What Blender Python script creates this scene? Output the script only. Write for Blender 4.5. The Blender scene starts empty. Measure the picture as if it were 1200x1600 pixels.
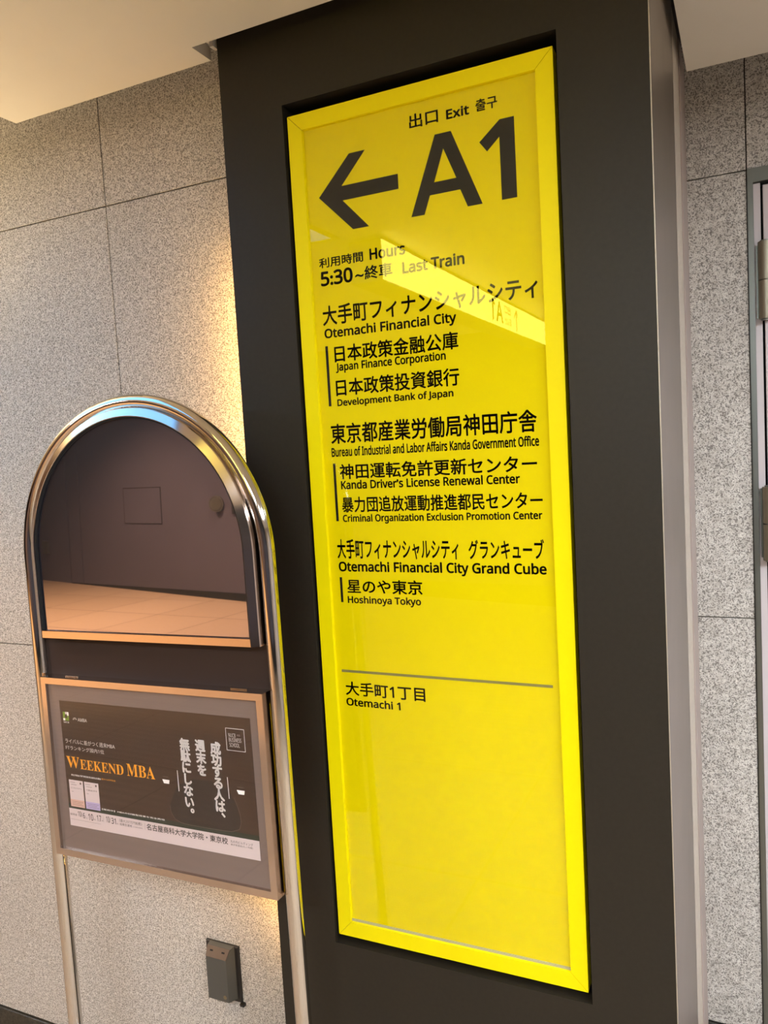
import bpy, math, random
from mathutils import Matrix, Vector
random.seed(7)
scene = bpy.context.scene
C = scene.collection
ZC = 1.525                                   # height of the lens above the floor

# ------------------------------------------------------------------ camera
f_px, yaw, pitch, roll = 1230.75, 0.43958332, 0.0789966, -0.05688058
cy, sy = math.cos(yaw), math.sin(yaw)
fwd0, right0, up0 = Vector((-sy, cy, 0)), Vector((cy, sy, 0)), Vector((0, 0, 1))
fwd = fwd0 * math.cos(pitch) - up0 * math.sin(pitch)
up1 = up0 * math.cos(pitch) + fwd0 * math.sin(pitch)
right = right0 * math.cos(roll) + up1 * math.sin(roll)
up = up1 * math.cos(roll) - right0 * math.sin(roll)
cam = bpy.data.cameras.new('camera'); co = bpy.data.objects.new('camera', cam); C.objects.link(co)
cam.sensor_fit = 'HORIZONTAL'; cam.sensor_width = 36.0; cam.lens = f_px / 1200.0 * 36.0
cam.clip_start = 0.02; cam.clip_end = 100
co.matrix_world = Matrix(((right.x, up.x, -fwd.x, 0), (right.y, up.y, -fwd.y, 0), (right.z, up.z, -fwd.z, ZC), (0, 0, 0, 1)))
scene.camera = co

# ------------------------------------------------------------------ world, exposure
w = bpy.data.worlds.new('world'); scene.world = w; w.use_nodes = True
w.node_tree.nodes['Background'].inputs[0].default_value = (1.0, 0.9, 0.8, 1)
w.node_tree.nodes['Background'].inputs[1].default_value = 0.02
vs = scene.view_settings
vs.view_transform = 'Standard'; vs.look = 'None'; vs.gamma = 1.0; vs.exposure = 0.0; vs.use_curve_mapping = False
scene.cycles.max_bounces = 10

LIGHTS = dict(panel=50.0, sign_box=15.0, led=150.0, uplight=165.0, floor_spot=330.0, cool=2.2)

# ------------------------------------------------------------------ materials
MATS = {}
def lin(c): return tuple(((v/255)/12.92 if v/255 <= 0.04045 else ((v/255+0.055)/1.055)**2.4) for v in c) + (1,)
def mat(name, col, rough=0.5, metal=0.0, spec=0.5, coat=0.0, emit=0.0, noise=0.0, nscale=30.0, bump=0.0, bscale=200.0):
    if name in MATS: return MATS[name]
    m = bpy.data.materials.new(name); m.use_nodes = True; nt = m.node_tree; b = nt.nodes['Principled BSDF']
    b.inputs['Base Color'].default_value = lin(col); b.inputs['Roughness'].default_value = rough
    b.inputs['Metallic'].default_value = metal; b.inputs['Specular IOR Level'].default_value = spec
    b.inputs['Coat Weight'].default_value = coat
    if emit:
        b.inputs['Emission Color'].default_value = lin(col); b.inputs['Emission Strength'].default_value = emit
    if noise or bump:
        g = nt.nodes.new('ShaderNodeNewGeometry')
    if noise:
        n = nt.nodes.new('ShaderNodeTexNoise'); n.inputs['Scale'].default_value = nscale; n.inputs['Detail'].default_value = 5
        nt.links.new(g.outputs['Position'], n.inputs['Vector'])
        r = nt.nodes.new('ShaderNodeMapRange'); r.inputs['From Min'].default_value = .3; r.inputs['From Max'].default_value = .7
        r.inputs['To Min'].default_value = 1-noise; r.inputs['To Max'].default_value = 1+noise
        nt.links.new(n.outputs['Fac'], r.inputs['Value'])
        mx = nt.nodes.new('ShaderNodeVectorMath'); mx.operation = 'SCALE'; mx.inputs[0].default_value = lin(col)[:3]
        nt.links.new(r.outputs['Result'], mx.inputs['Scale']); nt.links.new(mx.outputs[0], b.inputs['Base Color'])
    if bump:
        n2 = nt.nodes.new('ShaderNodeTexNoise'); n2.inputs['Scale'].default_value = bscale
        nt.links.new(g.outputs['Position'], n2.inputs['Vector'])
        bp = nt.nodes.new('ShaderNodeBump'); bp.inputs['Strength'].default_value = bump; bp.inputs['Distance'].default_value = 0.001
        nt.links.new(n2.outputs['Fac'], bp.inputs['Height']); nt.links.new(bp.outputs[0], b.inputs['Normal'])
    MATS[name] = m; return m

def granite(name, light, mid, dark, rough=0.6):
    m = bpy.data.materials.new(name); m.use_nodes = True; nt = m.node_tree; b = nt.nodes['Principled BSDF']
    g = nt.nodes.new('ShaderNodeNewGeometry')
    def noise(scale, detail):
        n = nt.nodes.new('ShaderNodeTexNoise'); n.inputs['Scale'].default_value = scale; n.inputs['Detail'].default_value = detail
        nt.links.new(g.outputs['Position'], n.inputs['Vector']); return n
    def ramp(src, a, b_, ca, cb):
        r = nt.nodes.new('ShaderNodeValToRGB'); r.color_ramp.elements[0].position = a; r.color_ramp.elements[1].position = b_
        r.color_ramp.elements[0].color = ca; r.color_ramp.elements[1].color = cb
        nt.links.new(src, r.inputs[0]); return r
    W, K = (1, 1, 1, 1), (0, 0, 0, 1)
    n1 = noise(330, 2.0); s1 = ramp(n1.outputs['Fac'], .41, .47, W, K)       # mica specks
    n2 = noise(110, 3); s2 = ramp(n2.outputs['Fac'], .35, .65, lin(mid), lin(light))
    n3 = noise(600, 1); s3 = ramp(n3.outputs['Fac'], .36, .42, W, K)
    n4 = noise(2.2, 3); s4 = ramp(n4.outputs['Fac'], .3, .75, (.86, .86, .86, 1), (1, 1, 1, 1))
    mxs = nt.nodes.new('ShaderNodeMath'); mxs.operation = 'MAXIMUM'
    nt.links.new(s1.outputs[0], mxs.inputs[0]); nt.links.new(s3.outputs[0], mxs.inputs[1])
    k = nt.nodes.new('ShaderNodeMath'); k.operation = 'MULTIPLY'; k.inputs[1].default_value = .76
    nt.links.new(mxs.outputs[0], k.inputs[0])
    mix = nt.nodes.new('ShaderNodeMixRGB'); mix.inputs[2].default_value = lin(dark)
    nt.links.new(k.outputs[0], mix.inputs[0]); nt.links.new(s2.outputs[0], mix.inputs[1])
    mul = nt.nodes.new('ShaderNodeMixRGB'); mul.blend_type = 'MULTIPLY'; mul.inputs[0].default_value = 1
    nt.links.new(mix.outputs[0], mul.inputs[1]); nt.links.new(s4.outputs[0], mul.inputs[2])
    nt.links.new(mul.outputs[0], b.inputs['Base Color'])
    bp = nt.nodes.new('ShaderNodeBump'); bp.inputs['Strength'].default_value = .25; bp.inputs['Distance'].default_value = .0008
    nt.links.new(n1.outputs['Fac'], bp.inputs['Height']); nt.links.new(bp.outputs[0], b.inputs['Normal'])
    b.inputs['Roughness'].default_value = rough; b.inputs['Specular IOR Level'].default_value = .35
    MATS[name] = m; return m

def glass_sheet(name, ior=1.5, rough=0.0, tint=(1, 1, 1, 1)):
    m = bpy.data.materials.new(name); m.use_nodes = True; nt = m.node_tree; nt.nodes.clear()
    o = nt.nodes.new('ShaderNodeOutputMaterial'); t = nt.nodes.new('ShaderNodeBsdfTransparent'); g = nt.nodes.new('ShaderNodeBsdfGlossy')
    t.inputs[0].default_value = tint; g.inputs['Roughness'].default_value = rough; g.inputs[0].default_value = (1, 1, 1, 1)
    f = nt.nodes.new('ShaderNodeFresnel'); ge = nt.nodes.new('ShaderNodeNewGeometry')
    mr = nt.nodes.new('ShaderNodeMapRange'); mr.inputs['To Min'].default_value = ior; mr.inputs['To Max'].default_value = 1/ior
    nt.links.new(ge.outputs['Backfacing'], mr.inputs['Value']); nt.links.new(mr.outputs['Result'], f.inputs[0])   # same sheen on both faces
    mx = nt.nodes.new('ShaderNodeMixShader')
    nt.links.new(f.outputs[0], mx.inputs[0]); nt.links.new(t.outputs[0], mx.inputs[1]); nt.links.new(g.outputs[0], mx.inputs[2])
    nt.links.new(mx.outputs[0], o.inputs[0]); MATS[name] = m; return m

GRAN = granite('speckled_granite', (226, 221, 211), (198, 191, 180), (86, 78, 71))
BASEG = granite('dark_granite', (72, 68, 58), (48, 46, 38), (18, 18, 15), .35)
JOINT = mat('joint', (58, 50, 42), .9)
CEIL = mat('ceiling_paint', (214, 206, 190), .75, noise=.02, nscale=6)
VOID = mat('void_paint', (40, 36, 30), .9)
CLAD = mat('dark_bronze_cladding', (38, 33, 25), .5, 0.0, .3, noise=.10, nscale=120, bump=.15, bscale=900)
NICHE = mat('niche_black', (26, 22, 18), .5)
STEEL = mat('brushed_steel', (150, 142, 132), .36, 1.0, noise=.04, nscale=14)
STEEL2 = mat('polished_steel_strip', (190, 182, 172), .22, 1.0)
STEELD = mat('steel_frame', (118, 120, 112), .38, .8)
STRIPM = mat('pale_reflection_strip', (196, 186, 170), .4, noise=.10, nscale=90)  # pale mottling paints in the granite mirrored by the strip
BEAD = mat('satin_bead', (180, 170, 156), .5, .6)
PINK = mat('painted_trim', (172, 158, 150), .45)
YFR = mat('yellow_frame', (236, 219, 0), .45, 0, .15, noise=.015, nscale=5)
YPN = mat('yellow_panel', (226, 208, 0), .6, 0, .05)
INK = mat('black_ink', (26, 22, 14), .6, 0, .2)
GREYINK = mat('grey_ink', (128, 118, 62), .6)
GASK = mat('grey_gasket', (176, 168, 140), .6)
GLASS = glass_sheet('cover_glass', 1.30)
CHROME = mat('chrome', (214, 210, 204), .07, 1.0)
CHROMEF = mat('frame_chrome', (206, 192, 182), .11, 1.0)
MIRROR = mat('mirror_silver', (184, 180, 198), .015, 1.0)
mb_ = MIRROR.node_tree.nodes['Principled BSDF']; mb_.inputs['Coat Weight'].default_value = .6; mb_.inputs['Coat Roughness'].default_value = .5   # haze of fine scratches
DBROWN = mat('dark_brown_board', (42, 24, 15), .6)
MATTE = mat('poster_mount', (118, 101, 93), .6)
PAPER = mat('poster_paper', (56, 37, 24), .5)
PWHITE = mat('print_white', (250, 244, 240), .6)
PSTRIP = mat('print_pale', (208, 192, 190), .6)
PORANGE = mat('print_orange', (236, 158, 30), .6)
PGREEN = mat('print_green', (112, 142, 40), .6)
PDGREEN = mat('print_dark_green', (38, 46, 34), .6)
PSALMON = mat('print_salmon', (206, 168, 152), .6)
PLILAC = mat('print_lilac', (178, 164, 202), .6)
PGREY = mat('print_grey', (98, 84, 74), .6)
PDARK = mat('print_dark', (44, 32, 24), .6)
DEV = mat('device_grey', (74, 74, 70), .4)
DEVD = mat('device_black', (26, 24, 22), .5)
DEVM = mat('device_lens', (124, 110, 98), .25, .4)
DOORW = mat('door_paint', (206, 196, 194), .4)
BLACK = mat('black_gap', (8, 8, 8), .9)
HINGE = mat('satin_hinge', (138, 130, 112), .36, 1.0)
RUB = mat('rubber', (20, 20, 20), .8)
WALLB = mat('brown_wall_panel', (76, 74, 88), .5, noise=.05, nscale=2)

def floor_mat():
    m = bpy.data.materials.new('ribbed_tile_floor'); m.use_nodes = True; nt = m.node_tree; b = nt.nodes['Principled BSDF']
    g = nt.nodes.new('ShaderNodeNewGeometry')
    wv = nt.nodes.new('ShaderNodeTexWave'); wv.inputs['Scale'].default_value = 5; wv.inputs['Distortion'].default_value = 0
    wv.bands_direction = 'Y'; nt.links.new(g.outputs['Position'], wv.inputs['Vector'])
    br = nt.nodes.new('ShaderNodeTexBrick'); br.inputs['Scale'].default_value = 1; br.offset = 0
    br.inputs['Brick Width'].default_value = .9; br.inputs['Row Height'].default_value = .9; br.inputs['Mortar Size'].default_value = .006
    br.inputs['Color1'].default_value = lin((176, 156, 134)); br.inputs['Color2'].default_value = lin((168, 148, 126)); br.inputs['Mortar'].default_value = lin((100, 84, 68))
    nt.links.new(g.outputs['Position'], br.inputs['Vector'])
    mx = nt.nodes.new('ShaderNodeMixRGB'); mx.blend_type = 'MULTIPLY'; mx.inputs[0].default_value = .28
    nt.links.new(br.outputs[0], mx.inputs[1]); nt.links.new(wv.outputs[0], mx.inputs[2]); nt.links.new(mx.outputs[0], b.inputs['Base Color'])
    bp = nt.nodes.new('ShaderNodeBump'); bp.inputs['Strength'].default_value = .4; bp.inputs['Distance'].default_value = .004
    nt.links.new(wv.outputs[1], bp.inputs['Height']); nt.links.new(bp.outputs[0], b.inputs['Normal'])
    b.inputs['Roughness'].default_value = .5
    return m
FLOOR = floor_mat()

# ------------------------------------------------------------------ helpers
class MB:
    def __init__(s): s.v = []; s.f = []; s.sm = set()
    def add(s, vs, fs, smooth=False):
        n = len(s.v); s.v += [tuple(v) for v in vs]
        for f in fs:
            if smooth: s.sm.add(len(s.f))
            s.f.append(tuple(i + n for i in f))
    def box(s, x0, x1, y0, y1, z0, z1):
        s.add([(x0,y0,z0),(x1,y0,z0),(x1,y1,z0),(x0,y1,z0),(x0,y0,z1),(x1,y0,z1),(x1,y1,z1),(x0,y1,z1)],
              [(0,3,2,1),(4,5,6,7),(0,1,5,4),(1,2,6,5),(2,3,7,6),(3,0,4,7)]); return s
    def cbox(s, x0, x1, y0, y1, z0, z1, c):
        """box whose front face (y0) has chamfered edges"""
        s.add([(x0,y0+c,z0),(x1,y0+c,z0),(x1,y0+c,z1),(x0,y0+c,z1),(x0+c,y0,z0+c),(x1-c,y0,z0+c),(x1-c,y0,z1-c),(x0+c,y0,z1-c),
               (x0,y1,z0),(x1,y1,z0),(x1,y1,z1),(x0,y1,z1)],
              [(4,5,6,7),(0,1,5,4),(1,2,6,5),(2,3,7,6),(3,0,4,7),(8,9,1,0),(9,10,2,1),(10,11,3,2),(11,8,0,3),(11,10,9,8)]); return s
    def prism(s, pts, y0, y1):
        """pts in (x,z), counter-clockwise seen from -y; extruded from y0 (front) to y1"""
        n = len(pts)
        s.add([(p[0], y0, p[1]) for p in pts] + [(p[0], y1, p[1]) for p in pts],
              [tuple(range(n)), tuple(range(2*n-1, n-1, -1))] + [(i, n+i, n+(i+1) % n, (i+1) % n) for i in range(n)]); return s
    def zprism(s, pts, z0, z1):
        n = len(pts)
        s.add([(p[0], p[1], z0) for p in pts] + [(p[0], p[1], z1) for p in pts],
              [tuple(range(n-1, -1, -1)), tuple(range(n, 2*n))] + [(i, (i+1) % n, n+(i+1) % n, n+i) for i in range(n)]); return s
    def tube(s, path, r, n=20, caps=True):
        path = [Vector(p) for p in path]; rings = []; ref = None
        for i, p in enumerate(path):
            t = (path[min(i+1, len(path)-1)] - path[max(i-1, 0)]).normalized()
            if ref is None: ref = Vector((0, 1, 0)) if abs(t.y) < .9 else Vector((1, 0, 0))
            a = (ref - t * ref.dot(t)).normalized(); bb = t.cross(a); ref = a
            rings.append([p + (a * math.cos(2*math.pi*k/n) + bb * math.sin(2*math.pi*k/n)) * r for k in range(n)])
        vs = [v for q in rings for v in q]; fs = []
        for i in range(len(rings)-1):
            for k in range(n):
                fs.append((i*n+k, i*n+(k+1) % n, (i+1)*n+(k+1) % n, (i+1)*n+k))
        s.add(vs, fs, True)
        if caps: s.add(rings[0], [tuple(range(n))]); s.add(rings[-1], [tuple(range(n-1, -1, -1))])
        return s
    def sweep(s, path, normals, prof, closed=False, smooth=True):
        """path (x,z) in plane; normals outward (x,z); prof list of (out, y)"""
        m = len(prof); vs = []
        for p, nn in zip(path, normals):
            for o, y in prof: vs.append((p[0] + nn[0]*o, y, p[1] + nn[1]*o))
        L = len(path); fs = []
        for i in range(L if closed else L-1):
            for k in range(m):
                a, b_ = i*m+k, i*m+(k+1) % m; c_, d = ((i+1) % L)*m+(k+1) % m, ((i+1) % L)*m+k
                fs.append((a, b_, c_, d))
        s.add(vs, fs, smooth)
        if not closed:
            s.add(vs[:m], [tuple(range(m))]); s.add(vs[-m:], [tuple(range(m-1, -1, -1))])
        return s
    def build(s, name, m, parent=None, zoff=0.0):
        me = bpy.data.meshes.new(name)
        me.from_pydata([(x, y, z + zoff) for x, y, z in s.v], [], s.f); me.validate(); me.update()
        for i in s.sm:
            if i < len(me.polygons): me.polygons[i].use_smooth = True
        me.materials.append(m)
        import bmesh
        bm = bmesh.new(); bm.from_mesh(me); bmesh.ops.recalc_face_normals(bm, faces=bm.faces); bm.to_mesh(me); bm.free()
        o = bpy.data.objects.new(name, me); C.objects.link(o)
        if parent is not None: o.parent = parent
        return o
def tag(o, label, cat, group=None, kind=None):
    o['label'] = label; o['category'] = cat
    if group: o['group'] = group
    if kind: o['kind'] = kind
    return o
def thing(name, label, cat, loc=(0, 0, 0), group=None):
    o = bpy.data.objects.new(name, None); C.objects.link(o); o.location = loc
    o.empty_display_size = .1
    return tag(o, label, cat, group)
def struct(name, mb, m, label, parent=None):
    o = mb.build(name, m, parent, ZC); o['kind'] = 'structure'; o['label'] = label; o['category'] = name.split('_')[0]
    return o
# every thing is authored in metres with z measured from lens height; Sub() gives the vertical shift for children of an Empty
def K(mb, name, m, root, label=None):
    """child of an Empty root: geometry authored in lens-height coordinates is moved into the root's frame"""
    r = root
    while r.parent: r = r.parent
    off = r.location
    mb.v = [(x - off.x, y - off.y, z + ZC - off.z) for x, y, z in mb.v]
    o = mb.build(name, m, root)
    if label: o['label'] = label
    return o

_text_cache = {}
def text_geo(s, bold):
    key = (s, bold)
    if key in _text_cache: return _text_cache[key]
    c = bpy.data.curves.new('t', 'FONT'); c.body = s; c.resolution_u = 3; c.fill_mode = 'FRONT'
    o = bpy.data.objects.new('t', c); C.objects.link(o)
    dg = bpy.context.evaluated_depsgraph_get(); me = bpy.data.meshes.new_from_object(o.evaluated_get(dg))
    v = [(q.co.x, q.co.y) for q in me.vertices]; f = [tuple(p.vertices) for p in me.polygons]
    bpy.data.objects.remove(o); bpy.data.curves.remove(c); bpy.data.meshes.remove(me)
    if bold > 0:                                           # heavier strokes: overlaid copies shifted by a hair
        v0, f0, v, f = v, f, [], []
        for dx, dy in ((-1, 0), (1, 0), (0, 1), (0, -1), (-.7, -.7), (.7, .7), (-.7, .7), (.7, -.7)):
            n = len(v); v += [(x + dx*bold, y + dy*bold) for x, y in v0]; f += [tuple(i+n for i in q) for q in f0]
    _text_cache[key] = (v, f); return v, f
def sans(s, bold=True):                                     # humanist sans glyphs of the built-in font stack
    o = ''
    for ch in s:
        if 'A' <= ch <= 'Z': o += chr((0x1D5D4 if bold else 0x1D5A0) + ord(ch)-65)
        elif 'a' <= ch <= 'z': o += chr((0x1D5EE if bold else 0x1D5BA) + ord(ch)-97)
        elif '0' <= ch <= '9': o += chr((0x1D7EC if bold else 0x1D7E2) + ord(ch)-48)
        else: o += ch
    return o
def text_mb(s, x0, x1, z0, z1, mode, y, bold=.012, squeeze=None):
    """flat print that fills x0..x1; mode 'e': z0 is the baseline and z1 the capital height, 'j': z0..z1 is the ink box"""
    if mode == 'e' and not any(ord(ch) > 0x1D3FF for ch in s): s = sans(s, False)
    elif any(ch in '0123456789' for ch in s): s = sans(s, False)
    v, f = text_geo(s, bold)
    xa, xb = min(p[0] for p in v), max(p[0] for p in v)
    if mode == 'e': za, zb = 0.0, (.714 if not any(0x1D400 <= ord(ch) < 0x1D5A0 for ch in s) else .68)
    else: za, zb = min(p[1] for p in v), max(p[1] for p in v)
    kx, kz = (x1-x0)/(xb-xa), (z1-z0)/(zb-za)
    mb = MB(); mb.add([(x0+(p[0]-xa)*kx, y, z0+(p[1]-za)*kz) for p in v], f); return mb
def poly_mb(pts, y):
    mb = MB(); mb.add([(p[0], y, p[1]) for p in pts], [tuple(range(len(pts)))]); return mb
def rect(x0, x1, z0, z1): return [(x0, z0), (x1, z0), (x1, z1), (x0, z1)]

# ------------------------------------------------------------------ room shell
YL, YR, CZ = 1.354, 1.95, .74
FB = (-5.75, -5.465); FD = (-.97758, -.21055)              # the brown wall across the hall, seen in the mirror
fl = MB().box(-15, 3.4, -9, 2.2, -ZC-.1, -ZC); struct('floor', fl, FLOOR, 'warm tan ribbed tile floor of the passage')

def slabs(root, rows, cols, yf, yb, gap=.0012, name='stone_slab'):
    for z0, z1 in rows:
        for x0, x1 in cols:
            K2 = MB().cbox(x0+gap, x1-gap, yf + random.uniform(0, .0006), yb, z0+gap, z1-gap, .0008)
            K2.build(name, GRAN, root, ZC)
rows = [(-1.432, -.431), (-.431, .561), (.561, 1.25)]
wl = struct('wall_left', MB().box(-15, -.60, YL+.022, YL+.10, -ZC, 1.25), JOINT, 'speckled grey granite slab wall left of the dark column')
slabs(wl, rows[1:], [(-1.263-.95*(k+1), -1.263-.95*k) for k in range(5)] + [(-1.263, -.62)], YL, YL+.022)
slabs(wl, rows[:1], [(-1.96-.95*(k+1), -1.96-.95*k) for k in range(4)] + [(-6.013, -5.76), (-1.96, -.62)], YL, YL+.022)
MB().box(-15, -6.02, YL, YL+.022, -1.432, 1.25).build('stone_slab', GRAN, wl, ZC)
wr = struct('wall_right', MB().box(-.60, .0, YR+.022, YR+.10, -ZC, 1.25).box(0, .92, YR+.022, YR+.10, .56, 1.25).box(.92, 3.4, YR+.022, YR+.10, -ZC, 1.25), JOINT,
            'speckled grey granite slab wall right of the dark column')
slabs(wr, rows, [(-.40, .0)], YR, YR+.022)
slabs(wr, rows[2:], [(.0, .92)], YR, YR+.022)
slabs(wr, rows, [(.92, 1.87), (1.87, 3.4)], YR, YR+.022)
struct('baseboard_left', MB().cbox(-15, -.62, YL-.004, YL+.022, -ZC, -1.434, .002), BASEG, 'dark green-black granite skirting under the left wall')
struct('baseboard_right', MB().cbox(-.40, -.0005, YR-.004, YR+.022, -ZC, -1.434, .002), BASEG, 'dark granite skirting under the right wall')

ceil = [(-15, -2.6), (3.4, -2.6), (3.4, 1.814), (-.108, 1.814), (-.108, 1.213), (-.900, 1.213), (-.900, 1.270), (-1.415, 1.270), (-1.415, 1.13), (-2.15, 1.13), (-2.15, 1.27), (-15, 1.27)]
struct('ceiling', MB().zprism(ceil, CZ, CZ+.025), CEIL, 'cream painted ceiling with a shadow gap along the walls')
struct('ceiling_void', MB().box(-15, 3.4, .9, 2.2, 1.25, 1.3).box(-15, 3.4, -2.62, -2.6, CZ, 2.3).box(-15, 3.4, .88, .9, CZ+.025, 1.25).box(-15, 3.4, -9, -2.6, 2.3, 2.35), VOID,
       'dark void above the ceiling edge')
struct('wall_end_left', MB().box(-15.1, -15, -9, 2.2, -ZC, 2.3), WALLB, 'brown wall at the far end of the passage')
struct('wall_end_right', MB().box(3.4, 3.5, -9, 2.2, -ZC, 2.3), PINK, 'plain painted wall at the right end')

# opposite wall, seen in the mirror
def fw(u, d=0.0):                                          # u metres along the wall from FB, d metres out of it
    return (FB[0]+FD[0]*u - FD[1]*d, FB[1]+FD[1]*u + (-FD[0])*d)
def farbox(mb, u0, u1, d0, d1, z0, z1):
    a, b_, c_, d_ = fw(u0, d1), fw(u1, d1), fw(u1, d0), fw(u0, d0)
    mb.add([(p[0], p[1], z) for z in (z0, z1) for p in (a, b_, c_, d_)], [(0,3,2,1),(4,5,6,7),(0,1,5,4),(1,2,6,5),(2,3,7,6),(3,0,4,7)]); return mb
wb = struct('wall_back', farbox(MB(), -9.3, 9.4, -.12, -.02, -ZC, 2.3), BLACK, 'dark brown panelled wall across the passage')
for u0, u1 in ((-9.3, -6.2), (-6.2, -3.1), (-3.1, .02), (.02, 3.72), (3.72, 4.07), (4.07, 6.5), (6.5, 9.4)):
    farbox(MB(), u0+.008, u1-.008, -.02, 0, -ZC + (0.0 if u0 > 3.5 else .02), 2.3).build('wall_panel', WALLB, wb, ZC)
m = MB(); p0, p1, p2, p3 = fw(-9.3, .006), fw(4.07, .006), fw(4.07, -.005), fw(-9.3, -.005)
m.add([(*p0, -ZC), (*p1, -ZC), (*p2, -ZC), (*p3, -ZC), (*p0, -ZC+.30), (*p1, -ZC+.012), (*p2, -ZC+.012), (*p3, -ZC+.30)], [(0, 3, 2, 1), (4, 5, 6, 7), (0, 1, 5, 4), (1, 2, 6, 5), (2, 3, 7, 6), (3, 0, 4, 7)])
struct('baseboard_back', m, BLACK, 'black recessed skirting across the passage')

# ------------------------------------------------------------------ the dark column with the sign niche
PX0, PX1, PY = -.871, -.1225, 1.25
NX0, NX1, NZ0, NZ1 = -.7425, -.2563, -.939, .6165
TOP = 1.20
col = thing('column', 'tall dark bronze clad column holding the yellow exit sign', 'column', (-.5, 1.6, 0))
K(MB().box(PX0+.05, PX1-.004, PY+.10, YR+.02, -ZC, TOP), 'core', NICHE, col)
m = MB()
m.prism(rect(PX0, NX0, -ZC, TOP), PY, PY+.03); m.prism(rect(NX1, PX1-.0015, -ZC, TOP), PY, PY+.03)
m.prism(rect(NX0, NX1, NZ1, TOP), PY, PY+.03); m.prism(rect(NX0, NX1, -ZC, NZ0), PY, PY+.03)
K(m, 'front_cladding', CLAD, col)
m = MB().box(NX0-.006, NX0, PY+.03, PY+.095, NZ0-.006, NZ1+.006).box(NX1, NX1+.006, PY+.03, PY+.095, NZ0-.006, NZ1+.006)
m.box(NX0, NX1, PY+.03, PY+.095, NZ1, NZ1+.006).box(NX0, NX1, PY+.03, PY+.095, NZ0-.006, NZ0).box(NX0-.006, NX1+.006, PY+.095, PY+.0995, NZ0-.006, NZ1+.006)
K(m, 'niche_lining', NICHE, col, 'black lining of the sign niche')
K(MB().box(PX1-.0035, PX1, PY+.002, 1.655, -ZC, TOP), 'side_panel', STEEL, col, 'brushed steel right side of the column')
K(MB().box(PX1-.0012, PX1+.0003, PY-.0004, PY+.0012, -ZC, TOP), 'corner_bead', BEAD, col, 'thin bright metal corner bead')
K(MB().box(PX1-.0035, PX1+.0002, 1.657, 1.79, -ZC, .80), 'reflection_strip', STRIPM, col, 'pale strip with the granite reflection mottled into its colour, behind the brushed side panel')
K(MB().box(PX1-.0035, PX1+.003, 1.792, 1.86, -ZC, .80).box(PX1-.0035, PX1+.0015, 1.862, YR, -ZC, .80), 'wall_trim', PINK, col, 'greyish pink trim against the granite wall')

led = thing('led_strip', 'warm light strip hidden behind the left edge of the dark column', 'lamp', (PX0+.02, PY+.035, 0))
ledm = mat('led_warm', (255, 196, 110), .5, emit=LIGHTS['led'])
K(MB().box(PX0+.004, PX0+.014, PY+.0345, PY+.038, -1.00, .38), 'diffuser', ledm, led)
K(MB().box(PX0+.002, PX0+.016, PY+.0302, PY+.0343, -1.01, .39), 'housing', STEELD, led)

# ------------------------------------------------------------------ yellow sign
SX0, SX1, SZ0, SZ1, SY = -.7361, -.2636, -.9232, .5962, 1.255
IX0, IX1, IZ0, IZ1 = -.7088, -.2918, -.8945, .5687
sign = thing('exit_sign', 'tall yellow exit sign reading A1 set into the dark column', 'sign', (-.5, 1.30, ZC+SZ0))
g_ = .0002
def rail(pts):
    return MB().prism(pts, SY, SY+.026)
O_ = [(SX0, SZ0), (SX1, SZ0), (SX1, SZ1), (SX0, SZ1)]; I_ = [(IX0, IZ0), (IX1, IZ0), (IX1, IZ1), (IX0, IZ1)]
for k in range(4):
    a, b_, c_, d_ = O_[k], O_[(k+1) % 4], I_[(k+1) % 4], I_[k]
    cx = sum(p[0] for p in (a, b_, c_, d_))/4; cz = sum(p[1] for p in (a, b_, c_, d_))/4
    L = [(-1, 0), (0, -1), (1, 0), (0, 1)]
    e = .0004; t = ((b_[0]-a[0]), (b_[1]-a[1])); n_ = math.hypot(*t); t = (t[0]/n_*e, t[1]/n_*e)
    pts = [(a[0]+t[0], a[1]+t[1]), (b_[0]-t[0], b_[1]-t[1]), (c_[0]-t[0], c_[1]-t[1]), (d_[0]+t[0], d_[1]+t[1])]
    K(rail(pts), 'frame_rail', YFR, sign)
DT = 1.262
pan = K(MB().box(IX0-.008, IX1+.008, DT+.0004, DT+.012, IZ0-.008, IZ1+.008), 'panel', YPN, sign)
K(MB().box(IX0, IX1, DT-.0015, DT+.0003, IZ0, IZ0+.0045), 'gasket', GASK, sign, 'grey rubber gasket along the bottom of the glass')
K(MB().box(IX0-.002, IX1+.002, DT-.0028, DT-.0018, IZ0+.0002, IZ1+.002), 'cover_glass', GLASS, sign)
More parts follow.
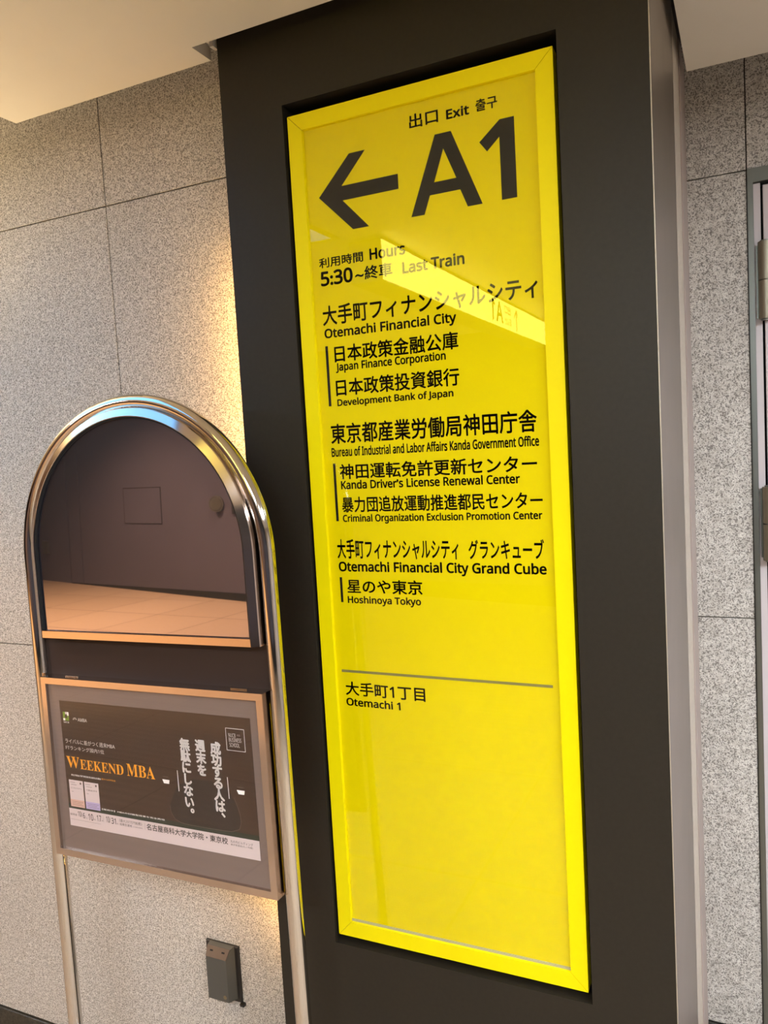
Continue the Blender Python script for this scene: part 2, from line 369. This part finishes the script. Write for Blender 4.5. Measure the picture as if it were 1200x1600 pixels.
SIGN_TEXT = [
    ('出口', -0.5069, -0.4553, 0.5283, 0.5513, 'j'),
    ('Exit', -0.4414, -0.4019, 0.5300, 0.5439, 'e'),
    ('출구', -0.3911, -0.3551, 0.5298, 0.5488, 'j'),
    ('利用時間', -0.6935, -0.6059, 0.3276, 0.3454, 'j'),
    ('Hours', -0.5933, -0.5261, 0.3287, 0.3463, 'e'),
    ('5:30', -0.6923, -0.6279, 0.2973, 0.3205, 'e'),
    ('~', -0.6233, -0.6067, 0.3021, 0.3075, 'j'),
    ('終車', -0.6050, -0.5519, 0.2956, 0.3191, 'j'),
    ('Last Train', -0.5331, -0.4217, 0.2968, 0.3143, 'e'),
    ('大手町フィナンシャルシティ', -0.6930, -0.3024, 0.2260, 0.2613, 'j'),
    ('Otemachi Financial City', -0.6914, -0.4406, 0.2050, 0.2201, 'e'),
    ('日本政策金融公庫', -0.6737, -0.4392, 0.1598, 0.1899, 'j'),
    ('Japan Finance Corporation', -0.6725, -0.4627, 0.1451, 0.1580, 'e'),
    ('日本政策投資銀行', -0.6748, -0.4404, 0.0997, 0.1299, 'j'),
    ('Development Bank of Japan', -0.6738, -0.4523, 0.0827, 0.0938, 'e'),
    ('東京都産業労働局神田庁舎', -0.6911, -0.3124, 0.0146, 0.0513, 'j'),
    ('Bureau of Industrial and Labor Affairs Kanda Government Office', -0.6918, -0.3104, -0.0075, 0.0073, 'e'),
    ('神田運転免許更新センター', -0.6776, -0.3151, -0.0498, -0.0219, 'j'),
    ('Kanda Driver’s License Renewal Center', -0.6765, -0.3444, -0.0670, -0.0531, 'e'),
    ('暴力団追放運動推進都民センター', -0.6771, -0.3084, -0.1101, -0.0815, 'j'),
    ('Criminal Organization Exclusion Promotion Center', -0.6769, -0.3098, -0.1266, -0.1148, 'e'),
    ('大手町フィナンシャルシティ', -0.6925, -0.4568, -0.1951, -0.1587, 'j'),
    ('グランキューブ', -0.4391, -0.3092, -0.1940, -0.1600, 'j'),
    ('Otemachi Financial City Grand Cube', -0.6916, -0.3065, -0.2175, -0.2012, 'e'),
    ('星のや東京', -0.6767, -0.5275, -0.2584, -0.2323, 'j'),
    ('Hoshinoya Tokyo', -0.6770, -0.5315, -0.2763, -0.2644, 'e'),
    ('大手町1丁目', -0.6930, -0.5331, -0.4510, -0.4247, 'j'),
    ('Otemachi 1', -0.6930, -0.5827, -0.4702, -0.4569, 'e'),
]
for s, x0, x1, z0, z1, mode in SIGN_TEXT:
    big = (z1-z0) > .03
    b = .019 if mode == 'j' else .034
    K(text_mb(s, x0, x1, z0, z1, mode, DT, b), 'lettering', INK, pan)
ARROW = [(-.6855, .4492), (-.6219, .5130), (-.5908, .5130), (-.6395, .4615), (-.5322, .4615), (-.5322, .4368), (-.6390, .4368), (-.5908, .3850), (-.6219, .3850)]
K(poly_mb(ARROW, DT), 'arrow_symbol', INK, pan)
A_OUT = [(-.5115, .3862), (-.4628, .5104), (-.4347, .5104), (-.3863, .3862), (-.4116, .3862), (-.4231, .4155), (-.4762, .4155), (-.4876, .3862)]
A_IN = [(-.4491, .4855), (-.4290, .4352), (-.4677, .4352)]
m = MB(); P_ = A_OUT + A_IN
m.add([(p[0], DT, p[1]) for p in P_], [(0, 1, 8, 10), (0, 10, 6, 7), (1, 2, 8), (8, 2, 9), (2, 3, 5, 9), (3, 4, 5), (10, 9, 5, 6)])
K(m, 'letter', INK, pan)
m = MB(); one = [(-.3293, .3862), (-.3293, .5104), (-.3527, .5104), (-.3875, .4822), (-.3752, .4655), (-.3542, .4840), (-.3542, .3862)]
m.add([(p[0], DT, p[1]) for p in one], [(0, 1, 2, 5, 6), (2, 3, 4, 5)]); K(m, 'letter', INK, pan)
for x0, x1, z0, z1 in ((-.6915, -.6862, .0832, .1905), (-.6906, -.6855, -.1257, -.0204), (-.6911, -.6862, -.2757, -.2292)):
    K(poly_mb(rect(x0, x1, z0, z1), DT), 'vertical_rule', INK, pan)
K(poly_mb(rect(-.6988, -.3040, -.4076, -.4028), DT), 'divider_rule', GREYINK, pan, 'grey dividing line')

# ------------------------------------------------------------------ mirror stand
pose = [math.radians(v) for v in (-1.017, .911, 1.2528)]
a, b_, c_ = pose
Xv = Vector((math.cos(a), math.sin(a), 0)); Nv = Vector((-math.sin(a), math.cos(a), 0)); Zv = Vector((0, 0, 1))
Z2 = Zv*math.cos(b_) + Nv*math.sin(b_); N2 = Nv*math.cos(b_) - Zv*math.sin(b_)
X3 = Xv*math.cos(c_) + Z2*math.sin(c_); Z3 = Z2*math.cos(c_) - Xv*math.sin(c_)
stand = thing('mirror_stand', 'arched chrome stand with a mirror above a framed poster, left of the dark column', 'mirror')
SO = Vector((-.9903, 1.08, -.547 + ZC))
tz = SO.z / Z3.z                                           # slide the origin down the stand's own axis to the floor
base = SO - Z3*tz
stand.matrix_world = Matrix(((X3.x, N2.x, Z3.x, base.x), (X3.y, N2.y, Z3.y, base.y), (X3.z, N2.z, Z3.z, base.z), (0, 0, 0, 1)))
def ST(mb, name, m, parent=stand, label=None):
    mb.v = [(x, y, z+tz) for x, y, z in mb.v]
    o = mb.build(name, m, parent)
    if label: o['label'] = label
    return o
CXp, RP, RT, ZA = -.027, .2835, .0138, .377
arch = [(CXp-RP, .025, -tz + .02 + .0), (CXp-RP, .025, ZA)] + [(CXp-RP*math.cos(math.pi*k/48), .025, ZA+RP*math.sin(math.pi*k/48)) for k in range(1, 48)] + [(CXp+RP, .025, ZA), (CXp+RP, .025, -tz+.02)]
sl = X3.z / Z3.z                                           # floor slope in the stand's own frame
arch[0] = (arch[0][0], .025, -tz + .012 - (CXp-RP)*sl); arch[-1] = (arch[-1][0], .025, -tz + .012 - (CXp+RP)*sl)
ST(MB().tube(arch, RT, 28), 'arch_tube', CHROME)
for sgn in (-1, 1):
    x = CXp + sgn*RP; zf = -tz - x*sl
    ft = ST(MB().tube([(x, -.16, zf+.022), (x, .12, zf+.022)], .012, 16), 'foot', CHROME)
    for yy in (-.15, .11):
        ST(MB().tube([(x, yy, zf+.0035), (x, yy, zf+.012)], .014, 12), 'foot_pad', RUB, ft)

def outline(xc, hw, zb, zc, n=40):                         # arch-topped outline, clockwise from bottom left
    path = [(xc-hw, zb), (xc-hw, zc)] + [(xc-hw*math.cos(math.pi*k/n), zc+hw*math.sin(math.pi*k/n)) for k in range(1, n)] + [(xc+hw, zc), (xc+hw, zb)]
    return path
# mirror: convex framed rim, brown backing, silvered glass
XC, HW, ZB, ZCn = -.0228, .2645, .2236, .3845
path = outline(XC, HW-.016, ZB+.014, ZCn, 56)
nrm = [(-1, 0), (-1, 0)] + [(-math.cos(math.pi*k/56), math.sin(math.pi*k/56)) for k in range(1, 56)] + [(1, 0), (1, 0)]
prof = [(0, .007), (0, .0002), (.0012, -.0006), (.0148, .0052), (.016, .0075), (.016, .033), (0, .033)]
path[0] = (path[0][0], ZB); path[-1] = (path[-1][0], ZB)
rim_mb = MB()
for k in range(len(prof)):                                 # one strip per facet so that only the curve is smoothed
    o0, y0 = prof[k]; o1, y1 = prof[(k+1) % len(prof)]
    vs = []
    for p, nn in zip(path, nrm): vs += [(p[0]+nn[0]*o0, y0, p[1]+nn[1]*o0), (p[0]+nn[0]*o1, y1, p[1]+nn[1]*o1)]
    rim_mb.add(vs, [(2*i, 2*i+1, 2*i+3, 2*i+2) for i in range(len(path)-1)], True)
rim = ST(rim_mb, 'mirror_rim', CHROMEF)
gp = outline(XC, HW-.016, ZB+.014, ZCn, 56)
ST(MB().sweep(gp, nrm, [(-.0030, .0020), (.0, .0012), (.0, .0064), (-.0030, .0064)]), 'mirror_dark_gap', BLACK, stand, 'thin black liner put in for the dark gap inside the mirror rim')  # black liner imitates the dark recess beside the mirror glass
ST(MB().prism([(XC-HW+.016, ZB), (XC+HW-.016, ZB), (XC+HW-.0165, ZB+.0135), (XC-HW+.0165, ZB+.0135)], 0, .033), 'bottom_rail', CHROMEF)
ml = outline(XC, HW-.016, ZB+.0125, ZCn, 56); ml = ml[::-1]
ST(MB().prism(ml[::-1][::-1], .0065, .011), 'mirror_glass', MIRROR, stand, 'mirror reflecting the brown wall and orange tiled floor')
ST(MB().prism(outline(XC, HW-.018, ZB+.004, ZCn, 40)[::-1], .0112, .030), 'backing', DBROWN)
# dark board between the two panels
ST(MB().box(CXp-RP+RT, CXp+RP-RT, .028, .034, .12, .24), 'back_board', DBROWN, stand, 'dark brown board between mirror and poster')
# poster case
FX0, FX1, FZ0, FZ1 = -.2885, .2403, -.2140, .1442
GX0, GX1, GZ0, GZ1 = -.2762, .2270, -.2008, .1318
O_ = [(FX0, FZ0), (FX1, FZ0), (FX1, FZ1), (FX0, FZ1)]; I_ = [(GX0, GZ0), (GX1, GZ0), (GX1, GZ1), (GX0, GZ1)]
for k in range(4):
    p = [O_[k], O_[(k+1) % 4], I_[(k+1) % 4], I_[k]]
    ST(MB().prism(p, 0, .033), 'case_rail', CHROMEF)
case = ST(MB().box(GX0-.003, GX1+.003, .0072, .030, GZ0-.003, GZ1+.003), 'mount_board', MATTE, stand, 'grey-brown mount board behind the poster')
ST(MB().box(GX0, GX1, .0035, .0045, GZ0, GZ1), 'case_glass', GLASS, stand)
for x in (-.235, .165):
    ST(MB().box(x, x+.035, .014, .018, FZ1+.0002, FZ1+.0022), 'ledge_glint', CHROME)  # chrome slips added for two small white reflections on the ledge
PY0 = .0066
pst = ST(MB().box(-.2495, .2067, PY0, .0071, -.1532, .0980), 'poster', PAPER, stand, 'dark brown school poster with white vertical lettering')
def PR(pts, m, lvl=1, name='print'): return ST(poly_mb(pts, PY0-.00006*lvl), name, m, stand)
PR(rect(-.2492, .2064, -.1530, -.1178), PSTRIP, 1, 'pale_band'); PR(rect(-.2492, .2064, -.1178, -.1085), PDGREEN, 1, 'green_band')
POSTER_TEXT = [
    ('AMBA', -0.2033, -0.1790, 0.0598, 0.0663, 'e'),
    ('ライバルに差がつく週末MBA', -0.2424, -0.1118, 0.0136, 0.0230, 'j'),
    ('FTランキング国内1位', -0.2428, -0.1411, 0.0008, 0.0090, 'j'),
    ('𝐖', -0.2441, -0.2095, -0.0346, -0.0124, 'e'),
    ('𝐄𝐄𝐊𝐄𝐍𝐃', -0.2075, -0.0951, -0.0350, -0.0159, 'e'),
    ('𝐌', -0.0867, -0.0593, -0.0347, -0.0114, 'e'),
    ('𝐁𝐀', -0.0580, -0.0180, -0.0344, -0.0120, 'e'),
    ('厚生労働省 専門実践教育訓練指定講座', -0.2347, -0.1561, -0.0513, -0.0478, 'j'),
    ('最大112万円支給', -0.1543, -0.1181, -0.0506, -0.0473, 'j'),
    ('【発売中】MBAの討論型授業を完全再現', -0.1598, -0.0036, -0.1107, -0.1075, 'j'),
    ('説明会', -0.2475, -0.2285, -0.1322, -0.1277, 'j'),
    ('10/', -0.2262, -0.2153, -0.1321, -0.1219, 'e'),
    ('6', -0.2132, -0.2073, -0.1341, -0.1238, 'e'),
    ('(土)', -0.2059, -0.2001, -0.1346, -0.1309, 'j'),
    ('10', -0.1983, -0.1857, -0.1358, -0.1232, 'e'),
    ('(水)', -0.1851, -0.1789, -0.1350, -0.1310, 'j'),
    ('17', -0.1760, -0.1646, -0.1348, -0.1231, 'e'),
    ('(水)', -0.1641, -0.1588, -0.1344, -0.1310, 'j'),
    ('10/', -0.1516, -0.1403, -0.1335, -0.1223, 'e'),
    ('31', -0.1381, -0.1265, -0.1345, -0.1233, 'e'),
    ('(水)', -0.1251, -0.1200, -0.1349, -0.1313, 'j'),
    ('《最大297万円給費》', -0.1179, -0.0605, -0.1284, -0.1224, 'j'),
    ('給費生選考', -0.1168, -0.0861, -0.1351, -0.1301, 'j'),
    ('(入学金相当額免除)', -0.0847, -0.0603, -0.1345, -0.1323, 'j'),
    ('名古屋商科大学大学院・東京校', -0.0493, 0.1385, -0.1343, -0.1217, 'j'),
    ('丸の内ビルディング', 0.1439, 0.1923, -0.1295, -0.1243, 'j'),
    ('東京駅直結(丸ノ内線)', 0.1442, 0.1917, -0.1349, -0.1310, 'j'),
    ('NUCB', 0.1587, 0.1736, 0.0617, 0.0684, 'e'),
    ('BUSINESS', 0.1588, 0.1854, 0.0536, 0.0604, 'e'),
    ('SCHOOL', 0.1594, 0.1809, 0.0444, 0.0515, 'e'),
]
for s, x0, x1, z0, z1, mode in POSTER_TEXT:
    serif = any(0x1D400 <= ord(ch) < 0x1D5A0 for ch in s)
    mt = PORANGE if (serif or s.startswith('最大')) else (PDARK if z0 < -.115 else PWHITE)
    bb_ = 0.0 if serif else (-.005 if (z1-z0) < .006 else .004 if (z1-z0) < .0095 else .014 if s.startswith('名古屋') else .012)
    ST(text_mb(s, x0, x1, z0, z1, mode, PY0-.00014, bb_), 'lettering', mt)
def vtext(s, x, z, size, pitch, bold=.046):
    mb = MB()
    for i, ch in enumerate(s):
        v, f = text_geo(ch, bold); ox, oz = -.5, -.38
        if ch in '、。': ox, oz = ox+.55, oz+.52
        mb.add([(x+(p[0]+ox)*size, PY0-.00014, z-pitch*i+(p[1]+oz)*size) for p in v], f)
    ST(mb, 'lettering', PWHITE)
vtext('成功する人は、', .1277, .0386, .0232, .0209)
vtext('週末を', .0936, .0400, .0226, .0222)
vtext('無駄にしない。', .0585, .0390, .0230, .0212)
# small marks and pictures printed on the poster
for k, (x0, x1, z0, z1, mm) in enumerate(((-.2425, -.2365, .0690, .0762, PGREEN), (-.2365, -.2315, .0715, .0762, PSTRIP), (-.2315, -.2268, .0690, .0762, PWHITE), (-.2425, -.2380, .0635, .0690, PGREEN),
    (-.2310, -.2268, .0635, .0690, PGREEN), (-.2425, -.2370, .0590, .0635, PWHITE), (-.2370, -.2310, .0590, .0640, PGREEN), (-.2310, -.2268, .0590, .0635, PGREEN))):
    PR(rect(x0, x1, z0, z1), mm, 1, 'logo_block')
ST(text_mb('MCB', -.2415, -.2275, .0542, .0570, 'e', PY0-.0001, 0), 'lettering', PWHITE)
m = MB()
for k in range(9):
    an = k*math.pi/8; m.add([(-.2110+math.cos(an)*r, PY0-.0001, .0625+math.sin(an)*r*.8) for r in (.0018, .0058)] + [(-.2110+math.cos(an+.12)*r, PY0-.0001, .0625+math.sin(an+.12)*r*.8) for r in (.0058, .0018)], [(0, 1, 2, 3)])
ST(m, 'fan_emblem', PWHITE)
def lines(segs, wd, name, m_, lvl=1):
    mb = MB()
    for (xa, za), (xb, zb) in segs:
        dx, dz = xb-xa, zb-za; n_ = math.hypot(dx, dz) or 1; px, pz = -dz/n_*wd/2, dx/n_*wd/2
        mb.add([(xa+px, PY0-.00006*lvl, za+pz), (xa-px, PY0-.00006*lvl, za-pz), (xb-px, PY0-.00006*lvl, zb-pz), (xb+px, PY0-.00006*lvl, zb+pz)], [(0, 1, 2, 3)])
    ST(mb, name, m_)
bx = [(.1531, .0379), (.1922, .0379), (.1922, .0770), (.1531, .0770)]
lines([(bx[i], bx[(i+1) % 4]) for i in range(4)], .0007, 'logo_box', PWHITE)
lines([((.1765, .0668), (.1835, .0668)), ((.1765, .0650), (.1835, .0650))], .0004, 'small_print', PSTRIP)
seat = [(.0125, -.0800), (.0135, -.0920), (.0215, -.1035), (.0360, -.1090), (.0560, -.1105), (.1150, -.1105), (.1480, -.1095), (.1660, -.1030), (.1710, -.0900), (.1700, -.0740), (.1600, -.0460)]
PR([(.0125, -.0780), (.0135, -.0920), (.0215, -.1035), (.0360, -.1090), (.1480, -.1095), (.1660, -.1030), (.1705, -.0880), (.1640, -.0600), (.1480, -.0330), (.1150, -.0220), (.0700, -.0240), (.0330, -.0400)], PDARK, 1, 'bag_picture')
lines([(seat[i], seat[i+1]) for i in range(len(seat)-1)], .0007, 'bag_outline', PGREY, 2)
for q in (((.0364, -.0113), (.0366, -.0500)), ((.1486, -.0113), (.1491, -.0500))): lines([q], .0013, 'bag_handle', PWHITE, 2)
for x0 in (-.0010, .1668):
    PR([(x0, -.0318), (x0+.0170, -.0318), (x0+.0155, -.0390), (x0+.0035, -.0390)], PWHITE, 2, 'bag_buckle')
    PR(rect(x0+.002, x0+.015, -.0270, -.0258), PGREY, 2, 'bag_buckle')
for x0, mm, ti in ((-.2428, PSALMON, 'ビジネスモデル'), (-.2018, PLILAC, '行動経済学')):
    PR(rect(x0, x0+.0375, -.1135, -.0597), PSTRIP, 1, 'book_picture'); PR(rect(x0, x0+.0375, -.1135, -.0990), mm, 2, 'book_picture')
    ST(text_mb(ti, x0+.004, x0+.033, -.0775, -.0740, 'j', PY0-.00016, 0), 'lettering', PGREY)
    lines([((x0+.003, -.0645), (x0+.016, -.0645)), ((x0+.005, -.0690), (x0+.020, -.0690)), ((x0+.005, -.0830), (x0+.010, -.0830)), ((x0+.004, -.1030), (x0+.034, -.1030)), ((x0+.004, -.1062), (x0+.030, -.1062)), ((x0+.004, -.1095), (x0+.034, -.1095))], .0006, 'small_print', PGREY, 3)
    PR(rect(x0+.029, x0+.033, -.0670, -.0630), PGREY, 3, 'book_picture')
lines([((-.2475, -.1398), (-.1660, -.1400))], .0004, 'small_print', PGREY, 2)
for q in (((-.1592, -.1225), (-.1592, -.1345)), ((-.0535, -.1215), (-.0535, -.1345))): lines([q], .0004, 'small_print', PGREY, 2)

# ------------------------------------------------------------------ wall box at the lower left
dev = thing('wall_box', 'small dark grey wall box with a glossy window low on the granite wall', 'control box', (-1.10, YL, ZC-1.15))
K(MB().cbox(-1.1407, -1.0527, YL-.007, YL-.0002, -1.2120, -1.0815, .002), 'back_plate', DEVD, dev)
x0, x1, z0, z1, yf, yb = -1.127, -1.0615, -1.2030, -1.0800, YL-.030, YL-.007
m = MB(); e = .008
pts = [(x0, yb, z0), (x1, yb, z0), (x1, yb, z1), (x0, yb, z1), (x0+.003, yf, z0+.003), (x1-e, yf, z0+.003), (x1-e, yf, z1-.022), (x0+.003, yf, z1-.022), (x0+.002, yf+.010, z1-.001), (x1-.002, yf+.010, z1-.001)]
m.add(pts, [(4, 5, 6, 7), (0, 1, 5, 4), (1, 2, 9, 6, 5), (2, 3, 8, 9), (3, 0, 4, 7, 8), (0, 3, 2, 1)])
body = K(m, 'body', DEV, dev)
m = MB(); y_ = lambda t: yf + .010*t - .0006
m.add([(x0+.003, y_(0), z1-.0215), (x1-e, y_(0), z1-.0215), (x1-.003, y_(1), z1-.001), (x0+.0025, y_(1), z1-.001),
       (x0+.003, y_(0)+.001, z1-.0215), (x1-e, y_(0)+.001, z1-.0215), (x1-.003, y_(1)+.001, z1-.001), (x0+.0025, y_(1)+.001, z1-.001)], [(0, 1, 2, 3), (7, 6, 5, 4), (0, 4, 5, 1), (1, 5, 6, 2), (2, 6, 7, 3), (3, 7, 4, 0)])
K(m, 'window', DEVM, dev, 'glossy smoked window of the wall box')
for xx in (x0+.012, x1-.022):
    m = MB(); m.add([(xx, y_(.55)-.0004, z1-.0105), (xx+.008, y_(.55)-.0004, z1-.0105), (xx+.008, y_(.7)-.0004, z1-.0075), (xx, y_(.7)-.0004, z1-.0075)], [(0, 1, 2, 3)]); K(m, 'slot', BLACK, dev)
K(MB().tube([(x1-.017, yf-.0006, z0+.014), (x1-.017, yf+.001, z0+.014)], .0045, 16), 'screw', HINGE, dev)
K(MB().box(-1.056, -1.046, YL-.009, YL-.0003, -1.219, -1.2125), 'cable_stub', DEVD, dev)

# ------------------------------------------------------------------ steel door at the right edge
dz = .5615
d = thing('door_1', 'steel framed pale door with barrel hinges at the right', 'door', (.45, YR, 0)); d['kind'] = 'structure'
fr = K(MB().box(.0008, .0030, YR-.002, YR+.05, -ZC, dz+.0).box(.0030, .0125, YR-.006, YR+.05, -ZC, dz-.0), 'door_frame', STEELD, d)
K(MB().box(.0125, .9, YR-.006, YR+.05, dz-.030, dz), 'door_frame', STEELD, d)
K(MB().box(.0127, .0265, YR+.006, YR+.05, -ZC, dz-.031), 'door_jamb', DOORW, d)
K(MB().box(.0265, .88, YR+.035, YR+.05, -ZC, dz-.031), 'door_gap', BLACK, d)
K(MB().cbox(.0312, .872, YR+.002, YR+.034, -ZC+.008, dz-.037, .001), 'door_leaf', DOORW, d)
K(MB().box(.876, .92, YR-.006, YR+.05, -ZC, dz-.0305), 'door_frame', STEELD, d)
for zt, zb in ((.400, .236), (-.130, -.294)):
    zm = (zt+zb)/2
    h = K(MB().tube([(.0345, YR-.016, zb), (.0345, YR-.016, zm-.001)], .0155, 24).tube([(.0345, YR-.016, zm+.001), (.0345, YR-.016, zt)], .0155, 24), 'hinge', HINGE, d)
    K(MB().tube([(.0345, YR-.016, zb-.003), (.0345, YR-.016, zt+.003)], .011, 16), 'hinge_pin', STEELD, h)
    K(MB().box(.0155, .034, YR-.002, YR+.004, zb+.004, zt-.004), 'hinge_plate', STEELD, h)
K(MB().tube([(.80, YR+.002, -.50), (.80, YR-.05, -.50), (.79, YR-.055, -.50), (.69, YR-.055, -.50)], .010, 14), 'door_handle', HINGE, d)

# ------------------------------------------------------------------ bracket above the column's left edge
K(MB().box(-.891, -.884, 1.245, 1.262, .760, .90).box(-.884, -.8765, 1.245, 1.262, .750, .90), 'hanger_tab', CEIL,
  thing('ceiling_bracket', 'small cream bracket in the ceiling notch beside the column top', 'bracket', (-.886, 1.245, ZC+.74)))

# ------------------------------------------------------------------ hanging lit sign behind the viewer (it shows in the sign glass)
hs = thing('hanging_sign', 'lit yellow hanging exit sign reflected in the sign glass', 'sign', (-1.21, -1.3, ZC+.735))
boxm = mat('lit_yellow_face', (255, 240, 120), .5, emit=LIGHTS['sign_box'])
bd = K(MB().box(-1.27, -1.148, -2.5, -.018, .585, .73), 'housing', STEELD, hs)
fc = K(MB().box(-1.1478, -1.146, -2.495, -.022, .589, .726), 'lit_face', boxm, hs)
def HT(s, ya, yb, za, zb, mode='e'):
    mb = text_mb(s, 0, 1, za, zb, mode, 0, .02)
    mb.v = [(-1.1455, ya+(yb-ya)*x, z) for x, y, z in mb.v]; K(mb, 'lettering', INK, fc)
HT('A1', -1.49, -1.30, .612, .712)
HT('出口', -1.635, -1.52, .665, .712, 'j'); HT('Exit', -1.635, -1.52, .612, .645)
m = MB(); q = [(-1.75, .60), (-1.735, .60), (-1.735, .69), (-1.70, .66), (-1.70, .678), (-1.7425, .716), (-1.785, .678), (-1.785, .66), (-1.75, .69)]
m.add([(-1.1455, y, z) for y, z in q], [tuple(range(9))]); K(m, 'arrow_symbol', INK, fc)

# ------------------------------------------------------------------ fittings on the far wall (seen in the mirror)
def far_thing(name, label, cat, u, z):
    x, y = fw(u); return thing(name, label, cat, (x, y, ZC+z))
t = far_thing('access_panel', 'square flush hatch in the brown wall, reflected in the mirror', 'hatch', 2.08, -.6)
K(farbox(MB(), 1.66, 2.54, .0, .006, -.60, -.10), 'edge_frame', BLACK, t); K(farbox(MB(), 1.671, 2.529, .004, .009, -.589, -.111), 'hatch_door', WALLB, t)
t = far_thing('wall_dial', 'round grey fitting on the brown wall, reflected at the mirror right', 'fitting', .48, -.34)
x, y = fw(.48, 0); x2, y2 = fw(.48, .06); K(MB().tube([(x, y, -.335), (x2, y2, -.335)], .10, 24), 'dial', DEV, t); x3, y3 = fw(.48, .065); K(MB().tube([(x2, y2, -.335), (x3, y3, -.335)], .075, 24), 'dial_face', STEELD, t)
t = far_thing('grey_switch_box', 'small upright box on the brown wall, reflected at the mirror left', 'box', 4.75, -.98)
K(farbox(MB(), 4.68, 4.83, .0, .06, -1.09, -.89), 'case', DEV, t)
t = far_thing('black_plate', 'black plate on the brown wall, reflected at the mirror right edge', 'plate', .12, -.38)
K(farbox(MB(), .04, .21, .0, .03, -.46, -.28), 'plate', BLACK, t)

# ------------------------------------------------------------------ ceiling lights
pm = mat('light_diffuser', (236, 244, 255), .5, emit=LIGHTS['panel'])
def ceiling_light(x, y, lx, ly, label, m_=pm):
    t = thing('ceiling_light', label, 'ceiling light', (x, y, ZC+CZ), 'ceiling lights of the passage')
    K(MB().box(x-lx/2-.02, x+lx/2+.02, y-ly/2-.02, y-ly/2, CZ-.006, CZ).box(x-lx/2-.02, x+lx/2+.02, y+ly/2, y+ly/2+.02, CZ-.006, CZ)
      .box(x-lx/2-.02, x-lx/2, y-ly/2, y+ly/2, CZ-.006, CZ).box(x+lx/2, x+lx/2+.02, y-ly/2, y+ly/2, CZ-.006, CZ), 'frame', STEELD, t)
    K(MB().box(x-lx/2, x+lx/2, y-ly/2, y+ly/2, CZ-.003, CZ-.0005), 'diffuser', m_, t)
ceiling_light(-.15, -.95, .8, .5, 'white ceiling light panel just behind the viewer')
ceiling_light(1.2, -.6, .8, .5, 'white ceiling light panel right of the viewer')
ceiling_light(-3.6, -.9, .7, .4, 'white ceiling light panel left of the viewer')
ceiling_light(-2.05, .45, 1.5, .8, 'bluish light panel added over the stand for its reflection in the mirror rim', mat('added_blue_panel', (110, 180, 255), .5, emit=LIGHTS['cool']))  # added unseen panel; gives the chrome rim its blue reflection
ceiling_light(1.5, .5, .5, 1.0, 'white light panel added in front of the door to brighten the right granite')  # extra panel out of view, lifts the granite beside the door
t = thing('ceiling_light', 'cool white light panel added high over the hall to cool the far wall', 'ceiling light', (-5.5, -4.2, ZC+2.28), 'ceiling lights of the passage')
K(MB().box(-6.5, -4.5, -4.3, -4.1, 2.27, 2.299), 'diffuser', mat('added_cool_diffuser', (196, 222, 255), .5, emit=12), t)  # added unseen light that cools the upper far wall
# warm downlights over the hall floor
for i, (x, y, z, e_) in enumerate(((-6.8, -2.2, CZ, .7), (-7.6, -3.6, 2.28, 6.5), (-4.4, -3.4, 2.28, 3.5), (-2.2, .35, CZ, .25))):
    t = thing('downlight', ('warm round downlight over the passage', 'warm round downlight over the hall by the brown wall', 'warm round downlight behind the viewer', 'warm round downlight left of the mirror stand')[i], 'lamp', (x, y, ZC+z))
    K(MB().tube([(x, y, z-.004), (x, y, z-.0005)], .08, 24), 'trim_ring', STEELD, t)
    L = bpy.data.lights.new('downlight_lamp', 'SPOT'); L.energy = LIGHTS['floor_spot']*e_; L.color = (1, .60, .28); L.spot_size = math.radians(120); L.spot_blend = .6; L.shadow_soft_size = .07
    lo = bpy.data.objects.new('downlight_lamp', L); C.objects.link(lo); lo.parent = t; lo.location = (0, 0, -.03)
# added warm uplight, out of view, to brighten the left ceiling
t = thing('fill_uplight', 'added unseen warm uplight that brightens the ceiling at the left', 'lamp', (-2.5, YL, ZC+.05))
K(MB().box(-2.6, -2.4, YL-.10, YL-.0002, -.05, .03), 'shade', STEELD, t)
L = bpy.data.lights.new('fill_uplight_lamp', 'SPOT'); L.energy = LIGHTS['uplight']; L.color = (1, .80, .48); L.spot_size = math.radians(165); L.spot_blend = .8; L.shadow_soft_size = .06
lo = bpy.data.objects.new('fill_uplight_lamp', L); C.objects.link(lo); lo.parent = t; lo.location = (0, -.30, .06); lo.rotation_euler = (math.pi, 0, 0)
